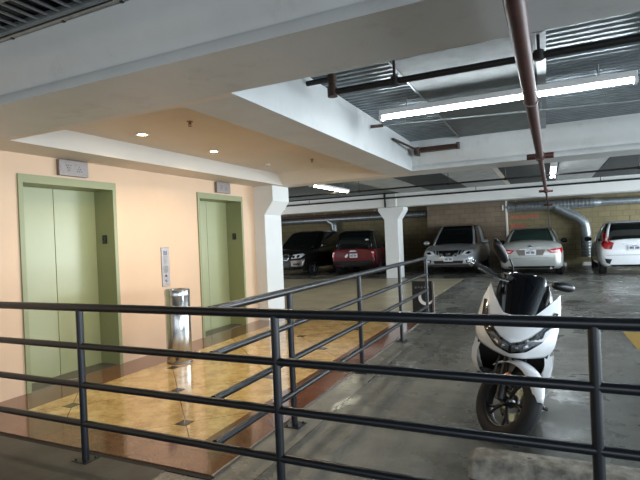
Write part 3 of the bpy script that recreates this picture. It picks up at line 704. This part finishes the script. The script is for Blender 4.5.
c.patch([(.52, .79), (.80, .82), (.80, .765), (.60, .755)], 'pink_lens', 'tail_light_reflector', -1, .03, mirror=True)
c.patch([(-.30, .86), (.30, .86), (.30, .835), (-.30, .835)], 'chrome', 'trunk_trim', -1, .02)
c.patch([(.05 * cos(a * pi / 5), .93 + .035 * sin(a * pi / 5)) for a in range(10)], 'chrome', 'badge', -1, .02)
c.patch([(-.42, .83), (.42, .83), (.34, .66), (-.34, .66)], 'steel_dull', 'plate_recess', -1, .003)
c.plate(0, .745, -1)
c.patch([(-.78, .585), (.78, .585), (.78, .575), (-.78, .575)], 'grey_ink', 'bumper_seam', -1, .004)
c.patch([(-.66, .33), (.66, .33), (.62, .27), (-.62, .27)], 'black', 'bumper_valance', -1, .01)
MB().tube([(.55 * 1.04, -2.46 * 1.04, .27 * 1.04), (.55 * 1.04, -2.2 * 1.04, .27 * 1.04)], .035, 12).build('exhaust_tip', 'chrome', c.t)
# ---- white hatchback, tail towards the camera at the right edge
c = Car('white_hatchback', 'white hatchback with tall red tail lights, cut by the right edge', (2.36, 19.05, 0), 0, 1.05,
        [(-2.0, .68, .34, .86, .98), (-1.93, .80, .27, .94, 1.05), (-1.6, .845, .22, .98, 1.05), (-.8, .85, .2, .97, 1.03), (.6, .85, .2, .94, 1.0), (1.2, .85, .2, .88, .96), (1.7, .80, .22, .78, .84), (1.98, .6, .3, .65, .68)], 'car_white')
c.cabin([(.96, -1.94, 1.35, .80, .76), (1.15, -1.84, .95, .77, .72), (1.35, -1.68, .45, .71, .65), (1.50, -1.5, .05, .64, .59), (1.56, -1.3, -.15, .53, .48)], 'glass', 3, PIL + [(0, 1), (31, 32)])
c.wheels(1.25, -1.28, .30, .80); c.mirror(.85, 1.02, .84, 'black')
c.patch([(.50, .95), (.60, 1.0), (.78, 1.02), (.82, .90), (.74, .78), (.56, .76), (.66, .86)], 'red_lens', 'tail_light', -1, .03, mirror=True)
c.patch([(.58, 1.02), (.70, 1.25), (.76, 1.22), (.77, 1.0)], 'red_lens', 'upper_tail_light', -1, .03, mirror=True, bvh=c.cbvh)
c.patch([(.56, .48), (.74, .50), (.70, .38), (.62, .34)], 'black', 'bumper_vent', -1, .01, mirror=True)
c.patch([(-.60, .32), (.60, .32), (.56, .26), (-.56, .26)], 'black', 'bumper_valance', -1, .01)
c.patch([(-.28, .92), (.28, .92), (.28, .90), (-.28, .90)], 'chrome', 'trunk_trim', -1, .02)
c.plate(0, .80, -1)
c.patch([(-.7, .60), (.7, .60), (.7, .59), (-.7, .59)], 'grey_ink', 'bumper_seam', -1, .004)
MB().tube([(0, -1.28 * 1.05, 1.56 * 1.05), (0, -1.45 * 1.05, 1.72 * 1.05)], .008, 6).build('antenna', 'black', c.t)
# ---- dark red SUV, tail towards the camera, left of the far column
c = Car('red_suv', 'dark red SUV with black bumper parked nose in, left of the far column', (-7.12, 19.95, 0), radians(7), 1.0,
        [(-2.32, .76, .40, .90, 1.0), (-2.26, .85, .34, .98, 1.06), (-1.8, .90, .30, 1.02, 1.08), (-.9, .91, .3, 1.02, 1.08), (.6, .91, .3, 1.0, 1.06), (1.2, .91, .3, .96, 1.04), (1.8, .88, .3, .9, .98), (2.2, .8, .34, .8, .86), (2.32, .6, .4, .7, .74)], 'red')
c.cabin([(1.02, -2.26, 1.25, .86, .82), (1.25, -2.18, .90, .83, .78), (1.5, -2.05, .50, .77, .72), (1.68, -1.92, .20, .71, .66), (1.74, -1.7, 0, .60, .55)], 'glass', 3, PIL, 'car_black')
c.wheels(1.4, -1.38, .37, .86); c.mirror(.8, 1.1, .90, 'red')
c.patch([(-.80, .58), (.80, .58), (.80, .36), (-.80, .36)], 'black', 'rear_bumper', -1, .06)
c.patch([(.70, 1.0), (.84, 1.0), (.86, .72), (.74, .72)], 'red_lens', 'tail_light', -1, .03, mirror=True)
c.patch([(.74, .92), (.82, .92), (.83, .86), (.76, .86)], 'lens', 'reversing_lamp', -1, .04, mirror=True)
c.patch([(-.16, .93), (.16, .93), (.10, .99), (-.10, .99)], 'chrome', 'badge', -1, .02)
c.patch([(-.34, .76), (-.24, .86), (-.20, .82), (-.24, .72), (-.31, .70)], 'white', 'sticker', -1, .01)
c.plate(.02, .78, -1)
c.patch([(.45, 1.40), (.56, 1.42), (.60, 1.37), (.48, 1.35)], 'plate', 'window_sticker', -1, .008, bvh=c.cbvh)
# ---- black SUV, nose towards the camera, beside the near column
c = Car('black_suv', 'black SUV with twin oval grilles parked nose out, right behind the near white column', (-9.72, 19.65, 0), pi, 1.05,
        [(-2.4, .66, .45, .95, 1.02), (-2.3, .86, .35, 1.02, 1.1), (-1.9, .95, .28, 1.08, 1.14), (-1.0, .97, .26, 1.08, 1.14), (.4, .97, .26, 1.06, 1.12), (1.1, .97, .26, 1.04, 1.12), (1.7, .96, .26, .96, 1.06), (2.1, .94, .26, .88, .98), (2.32, .88, .28, .76, .86), (2.40, .72, .34, .66, .74)], 'car_black')
c.cabin([(1.06, -2.25, 1.25, .91, .88), (1.25, -2.12, .98, .88, .84), (1.5, -1.95, .62, .81, .77), (1.68, -1.8, .34, .73, .70), (1.75, -1.6, .1, .60, .58)], 'glass', 3, PIL)
c.wheels(1.5, -1.38, .38, .91); c.mirror(.85, 1.15, .96, 'car_black')
for sg in (1, -1): c.patch([(sg * x, z) for x, z in [(.04, .66), (.04, .84), (.10, .88), (.28, .87), (.33, .80), (.30, .68), (.24, .63), (.10, .63)]][::sg], 'chrome', 'kidney_grille', 1, .03)
for sg in (1, -1): c.patch([(sg * x, z) for x, z in [(.07, .67), (.07, .83), (.12, .85), (.26, .84), (.29, .79), (.27, .69), (.22, .66), (.11, .66)]][::sg], 'black', 'grille_insert', 1, .036)
c.patch([(.42, .70), (.80, .73), (.88, .84), (.80, .89), (.46, .85)], 'lens', 'headlight', 1, .02, mirror=True)
c.patch([(.50 + .055 * cos(a * pi / 6), .775 + .055 * sin(a * pi / 6)) for a in range(12)], 'lens_dark', 'headlight_ring', 1, .03, mirror=True)
c.patch([(.68 + .055 * cos(a * pi / 6), .79 + .055 * sin(a * pi / 6)) for a in range(12)], 'lens_dark', 'headlight_ring', 1, .03, mirror=True)
c.patch([(.38, .62), (.84, .66), (.88, .50), (.82, .40), (.40, .42)], 'steel_dull', 'bumper_cheek', 1, .02, mirror=True)
c.patch([(.48, .52), (.78, .54), (.76, .45), (.50, .45)], 'black', 'bumper_intake', 1, .03, mirror=True)
c.patch([(-.36, .56), (.36, .56), (.30, .40), (-.30, .40)], 'black', 'lower_grille', 1, .015)

# ================================================================== SCOOTER
SS = 1.12
sct = thing('motor_scooter', 'white and black motor scooter parked on its side stand behind the railing', 'scooter', (-.37, 4.45, 0), (0, radians(-11.5), radians(180 - 2)))
A0 = Vector((0, .60, .255)); AX = Vector((0, -.454, .891)).normalized(); SR = Matrix.Rotation(radians(47), 3, AX)
sc_ = lambda p: p * SS
st_ = lambda p: (A0 + SR @ (p - A0)) * SS
wheel_f, wheel_r = Vector((0, .66, .255)), Vector((0, -.655, .255))
def wheel(c_, name, xf, tw, disc):
    prof = []
    for k in range(17):
        a = pi * 2 * k / 16; prof.append((.203 + .052 * cos(a), tw * sin(a)))
    t = MB(xf).lathe(prof, c_, axis='x', n=48, caps=False).build(name, 'rubber', sct, smooth=60)
    r = MB(xf); r.lathe([(.178, -.036), (.166, -.034), (.160, -.012), (.160, .012), (.166, .034), (.178, .036), (.170, .036), (.156, .03), (.152, 0), (.156, -.03), (.170, -.036)], c_, axis='x', n=40, caps=False)
    r.lathe([(.028, -.04), (.034, -.03), (.034, .03), (.028, .04)], c_, axis='x', n=20)
    for k in range(5):
        a = 2 * pi * k / 5 + .3
        for da in (-.16, .16):
            r.tube([c_ + Vector((0, .03 * cos(a), .03 * sin(a))), c_ + Vector((0, .10 * cos(a + da * .4), .10 * sin(a + da * .4))), c_ + Vector((0, .158 * cos(a + da), .158 * sin(a + da)))], .010, 8)
    r.build('rim', 'black', t)
    d = MB(xf); sx = disc
    d.lathe([(.060, sx), (.110, sx), (.110, sx + .005), (.060, sx + .005)], c_, axis='x', n=36, caps=False)
    d.build('brake_disc', 'steel', t)
    return t
wheel(wheel_f, 'front_wheel', st_, .056, -.05); wheel(wheel_r, 'rear_wheel', sc_, .064, -.05)
# fork, caliper, reflectors
f = MB(st_)
for sg in (1, -1):
    f.tube([(sg * .075, .66, .255), (sg * .075, .60, .37), (sg * .072, .53, .51)], .024, 12)
    f.tube([(sg * .072, .53, .51), (sg * .07, .46, .66)], .016, 12)
f.tube([(-.1, .66, .255), (.1, .66, .255)], .012, 10); f.tube([(-.08, .50, .60), (.08, .50, .60)], .025, 10)
fk = f.build('fork', 'black', sct)
MB(st_).box(-.10, -.055, .50, .58, .20, .32).build('brake_caliper', 'steel_dull', fk, smooth=0, bevel=.01)
MB(st_).tube([(.085, .55, .30), (.10, .50, .45), (.06, .42, .62)], .006, 8, smooth=4).build('brake_hose', 'black', fk)
for sg in (1, -1): MB(st_).lathe([(.024, 0), (.024, .012), (.018, .016)], (sg * .085, .625, .405), axis='y', n=16).build('reflector', 'orange', fk)
# front fender
rows = []
for k in range(15):
    a = radians(32 + k * 7.8); row = []
    R_ = .272 + .01 * sin(k / 14 * pi)
    wd = .052 + .045 * min(1, k / 9)
    if k < 3: wd *= .55 + .15 * k
    for j in range(9):
        u_ = -1 + j / 4; row.append((u_ * wd, .66 + (R_ - .03 * u_ * u_ - .012 * u_ ** 4) * cos(a), .255 + (R_ - .03 * u_ * u_ - .012 * u_ ** 4) * sin(a)))
    rows.append(row)
fo = MB(st_).grid(rows).build('front_fender', 'white_plastic', sct, smooth=70)
sm = fo.modifiers.new('solid', 'SOLIDIFY'); sm.thickness = .006
for sg in (1, -1): MB(st_).prism([(sg * .070, .64, .50), (sg * .070, .58, .51), (sg * .070, .58, .40), (sg * .070, .63, .38)], (sg * .006, 0, 0)).build('fender_stay', 'black', fo, smooth=0)
# front cowl surface
WT = [(.48, .17), (.50, .18), (.56, .225), (.64, .25), (.74, .255), (.84, .25), (.89, .24), (.96, .225)]
YT = [(.50, .60), (.56, .675), (.62, .705), (.68, .70), (.76, .64), (.86, .55), (1.0, .42)]
def cowl(x, z, off=0.):
    w_ = lerp(WT, z); u_ = max(-1.05, min(1.05, x / w_)); return Vector((x, lerp(YT, z) - .19 * abs(u_) ** 2.1 + off, z))
ztop = lambda u_: .80 + .145 * max(0, (abs(u_) - .34) / .66) ** .95 if abs(u_) > .34 else .80
zbot = lambda u_: .535 + .025 * abs(u_)
rows = []
for i in range(17):
    v = i / 16; row = []
    for j in range(41):
        u_ = -1 + j / 20; z = zbot(u_) + (ztop(u_) - zbot(u_)) * v; row.append(cowl(u_ * lerp(WT, z), z))
    rows.append(row)
co = MB(sc_).grid(rows, (0, -.02, 0)).build('front_cowl', 'white_plastic', sct, smooth=60)
def cowl_patch(poly, m, name, parent, off=.006, th=.008, mirror=True):
    for sg in ((1, -1) if mirror else (1,)):
        bm = bmesh.new(); bm.faces.new([bm.verts.new((x * sg, 0, z)) for x, z in poly]); bmesh.ops.triangulate(bm, faces=bm.faces)
        bmesh.ops.subdivide_edges(bm, edges=bm.edges, cuts=5, use_grid_fill=True); bmesh.ops.triangulate(bm, faces=bm.faces)
        for v in bm.verts: v.co = cowl(v.co.x, v.co.z, off)
        r = bmesh.ops.extrude_face_region(bm, geom=bm.faces[:])
        for e in r['geom']:
            if isinstance(e, bmesh.types.BMVert): e.co.y += th
        for v in bm.verts: v.co *= SS
        bmesh.ops.recalc_face_normals(bm, faces=bm.faces)
        me = bpy.data.meshes.new(name); bm.to_mesh(me); bm.free(); me.materials.append(M[m]); me.shade_smooth(); me.set_sharp_from_angle(angle=radians(40))
        o = bpy.data.objects.new(name, me); C.objects.link(o); o.parent = parent
def sub(name, parent):
    o = bpy.data.objects.new(name, None); C.objects.link(o); o.parent = parent; return o
cowl_patch([(0, .572), (.09, .600), (.175, .672), (.222, .745), (.238, .840), (.214, .845), (.182, .765), (.120, .705), (.065, .668), (0, .645)], 'gloss_black', 'headlight', sct)
cowl_patch([(.008, .590), (.09, .616), (.15, .672), (.115, .684), (.065, .652), (.008, .630)], 'lens_mid', 'headlight_lens', co, .012, .006)
cowl_patch([(.165, .70), (.203, .755), (.218, .83), (.205, .83), (.183, .77), (.15, .725)], 'lens_dark', 'running_light', co, .012, .006)
cowl_patch([(.03, .604), (.055, .610), (.045, .630), (.03, .626)], 'chrome', 'led_element', co, .020, .004)
cowl_patch([(.075, .622), (.105, .640), (.095, .655), (.075, .642)], 'chrome', 'led_element', co, .020, .004)
cowl_patch([(-.045, .790), (.045, .790), (.045, .783), (-.045, .783)], 'grey_ink', 'lettering', co, .004, .003, False)
# lower side cowls and inner black fender
for sg in (1, -1):
    rows = []
    for z, x_, y_ in ((.57, .240, .52), (.50, .252, .51), (.42, .250, .48), (.34, .228, .42), (.28, .19, .36)):
        rows.append([Vector((sg * x_, y_ - .22, z)), Vector((sg * (x_ + .012), y_ - .10, z)), Vector((sg * x_, y_ - .02, z)), Vector((sg * (x_ - .04), y_, z))])
    MB(sc_).grid(rows, (0, -.012, 0)).build('lower_cowl', 'white_plastic', sct, smooth=50)
b = MB(sc_); b.loft([[(x * k, y, z) for x, y, z in ((-.2, y0, z0), (.2, y0, z0), (.2, y0 - .10, z0), (-.2, y0 - .10, z0))] for z0, y0, k in ((.24, .24, .75), (.40, .36, 1.), (.56, .52, 1.1), (.70, .50, 1.15), (.86, .40, 1.1))]); b.build('leg_shield', 'black', sct, smooth=30)
# windscreen + black garnish + instrument cover
rows = []
for i in range(11):
    v = i / 10; z = .795 + .265 * v; hw = .102 + .042 * v - (.02 * max(0, v - .8) / .2 if v > .8 else 0); yb = .600 - .25 * v + .03 * v * v
    rows.append([(u_ * hw, yb - .05 * u_ * u_, z - .012 * abs(u_) ** 3 * v) for u_ in [-1 + j / 6 for j in range(13)]])
MB(sc_).grid(rows, (0, -.006, 0)).build('windscreen', 'screen_smoke', sct, smooth=60)
b = MB(sc_)
rg = lambda z, y0, y1, hw: [(hw * math.copysign(abs(cos(a)) ** .6, cos(a)), (y0 + y1) / 2 + (y1 - y0) / 2 * math.copysign(abs(sin(a)) ** .7, sin(a)), z + .03 * (sin(a) < 0)) for a in [2 * pi * k / 28 for k in range(28)]]
b.loft([rg(.72, .26, .58, .19), rg(.80, .22, .54, .205), rg(.87, .20, .46, .195), rg(.94, .20, .40, .165), rg(.98, .22, .36, .12)])
b.build('instrument_cover', 'black', sct, smooth=50)
for sg in (1, -1): MB(sc_).tube([(sg * .150, .42, .87), (sg * .155, .39, .94), (sg * .145, .36, 1.0)], [.012, .016, .008], 8, smooth=3).build('screen_bracket', 'black', sct)
hb_ = lambda p: st_(p + Vector((0, 0, -.115 if p.z < 1.1 else -.115 - (p.z - 1.1) * .35)))
# handlebar group (steered)
hb = MB(hb_).tube([(-.30, .17, 1.045), (-.20, .22, 1.045), (-.08, .30, 1.03), (.08, .30, 1.03), (.20, .22, 1.045), (.30, .17, 1.045)], .013, 12, smooth=5).tube([(0, .30, 1.03), (0, .42, .80)], .025, 12).build('handlebar', 'black', sct)
MB(hb_).loft([[(x, y0 + .05 * k * cos(a), 1.03 + .04 * k * sin(a)) for a in [2 * pi * q / 16 for q in range(16)]] for x, y0, k in ((-.17, .24, .5), (-.12, .27, 1), (0, .30, 1.2), (.12, .27, 1), (.17, .24, .5))]).build('handlebar_cover', 'black', hb)
for sg in (1, -1):
    MB(hb_).tube([(sg * .27, .185, 1.045), (sg * .385, .13, 1.04)], .019, 14).build('grip', 'rubber', hb)
    MB(hb_).tube([(sg * .385, .13, 1.04), (sg * .405, .12, 1.04)], .023, 14).build('bar_end', 'chrome', hb)
    MB(hb_).tube([(sg * .17, .285, 1.05), (sg * .22, .275, 1.035), (sg * .30, .235, 1.03), (sg * .375, .185, 1.03)], [.010, .008, .007, .008], 8, smooth=4).build('brake_lever', 'chrome', hb)
    MB(hb_).lathe([(.02, -.03), (.026, -.01), (.026, .03), (.02, .045)], (sg * .19, .255, 1.055), axis='x', n=14).box(sg * .19 - .025, sg * .19 + .025, .24, .30, 1.06, 1.09).build('switch_housing', 'black', hb)
    mr = MB(hb_).tube([(sg * .17, .27, 1.07), (sg * .18, .27, 1.14), (sg * .22, .27, 1.20), (sg * .25, .265, 1.235)], .007, 8, smooth=4).build('mirror_stalk', 'black', hb)
    cx, cz_ = (.345 if sg > 0 else -.275), 1.255; b = MB(hb_); rings = []
    for dy, k in ((-.022, .90), (-.018, 1.0), (0, 1.0), (.022, .85), (.036, .5)):
        ring = []
        for q in range(24):
            a = 2 * pi * q / 24; px = .088 * math.copysign(abs(cos(a)) ** .8, cos(a)); pz = .056 * math.copysign(abs(sin(a)) ** .8, sin(a))
            ring.append((cx + px * k * 1., .262 + dy, cz_ + pz * k + sg * px * (.75 if sg > 0 else .35) * k))
        rings.append(ring)
    b.loft(rings); mo = b.build('mirror_head', 'black', hb, smooth=50)
# body behind: floorboard, tunnel, side panels, seat, tail
b = MB(sc_); b.loft([[(x * k, y, z) for x, z in ((-.19, z0), (.19, z0), (.23, z0 + .06), (.21, z0 + .11), (-.21, z0 + .11), (-.23, z0 + .06))] for y, z0, k in ((.38, .24, .9), (.15, .19, 1), (-.15, .19, 1), (-.30, .22, .8))]); b.build('footboard', 'black', sct, smooth=30)
b = MB(sc_); b.loft([[(x * k, y, z) for x, z in ((-.09, .28), (.09, .28), (.075, zt), (0, zt + .03), (-.075, zt))] for y, zt, k in ((.36, .66, 1), (.15, .54, 1), (-.1, .56, 1.1), (-.28, .68, 1.4))]); b.build('centre_tunnel', 'black', sct, smooth=40)
for sg in (1, -1):
    rows = []
    for y, zl, zh, xl, xh in ((-.05, .38, .50, .14, .12), (-.25, .36, .66, .19, .16), (-.5, .42, .72, .205, .17), (-.8, .55, .78, .16, .13), (-1.05, .68, .84, .08, .07)):
        rows.append([(sg * (xl + (xh - xl) * v + .025 * sin(pi * v)), y, zl + (zh - zl) * v) for v in (0, .25, .5, .75, 1)])
    MB(sc_).grid(rows, (-sg * .012, 0, 0)).build('side_panel', 'white_plastic', sct, smooth=50)
b = MB(sc_); b.loft([[(x * k, y, z0 + dz) for x, dz in ((-.11, -.06), (.11, -.06), (.135, 0), (.10, .05), (0, .06), (-.10, .05), (-.135, 0))] for y, z0, k in ((-.14, .68, .55), (-.25, .71, .9), (-.45, .72, 1.1), (-.62, .76, 1.15), (-.66, .80, 1.1), (-.9, .83, .9), (-1.0, .83, .6))]); b.build('seat', 'seat', sct, smooth=50)
b = MB(sc_); b.loft([[(x * k, y, z0 + dz) for x, dz in ((-.1, -.08), (.1, -.08), (.12, 0), (.08, .04), (-.08, .04), (-.12, 0))] for y, z0, k in ((-.8, .70, 1), (-1.0, .78, .9), (-1.12, .82, .6))]); b.build('tail_cover', 'white_plastic', sct, smooth=40)
MB(sc_).box(-.07, .07, -1.15, -1.10, .76, .83).build('tail_light', 'red_lens', sct, smooth=0, bevel=.01)
b = MB(sc_); b.loft([[(x, y, z) for x, z in ((-.13, z0), (-.07, z0), (-.07, z0 + h_), (-.13, z0 + h_))] for y, z0, h_ in ((-.2, .2, .2), (-.45, .19, .2), (-.66, .2, .12))]); b.loft([[(x, y, z) for x, z in ((-.12, .22), (.12, .22), (.12, .46), (-.12, .46))] for y in (-.1, -.38)]); b.build('engine', 'black_matte', sct, smooth=0, bevel=.01)
MB(sc_).tube([(.13, -.30, .22), (.15, -.42, .25), (.16, -.55, .29), (.17, -.90, .36)], [.02, .05, .06, .05], 16, smooth=4).build('exhaust', 'black', sct)
for sg in (1, -1): MB(sc_).tube([(sg * .13, -.64, .28), (sg * .14, -.78, .58)], .028, 12).build('shock_absorber', 'chrome', sct)
rows = []
for k in range(9):
    a = radians(50 + k * 14); rows.append([(u_ * .075, -.655 + (.285 - .02 * u_ * u_) * cos(a), .255 + (.285 - .02 * u_ * u_) * sin(a)) for u_ in (-1, -.5, 0, .5, 1)])
MB(sc_).grid(rows, (0, 0, .005)).build('rear_fender', 'black', sct, smooth=60)
# side stand on its left, reaching the ground
R_l = Matrix.Rotation(radians(11.5), 3, 'Y')
def on_ground(x, y): # local point whose world z is ~0 after the lean
    return Vector((x, y, abs(x) * math.tan(radians(11.5)) * 1.0))
g0 = on_ground(-.26, .02) + Vector((0, 0, .012))
MB(sc_).tube([(-.12, -.08, .22), (-.17, -.03, .14), g0], [.013, .011, .010], 8).loft([[(g0.x + dx, g0.y + dy, g0.z - .006 + h_) for dx, dy in ((-.03, -.02), (.02, -.02), (.02, .03), (-.03, .03))] for h_ in (0, .008)]).build('side_stand', 'black', sct)
MB(sc_).tube([(-.10, .30, .20), (-.20, .28, .13), (-.26, .20, .10)], .006, 6, smooth=4).build('stand_spring', 'black', sct)
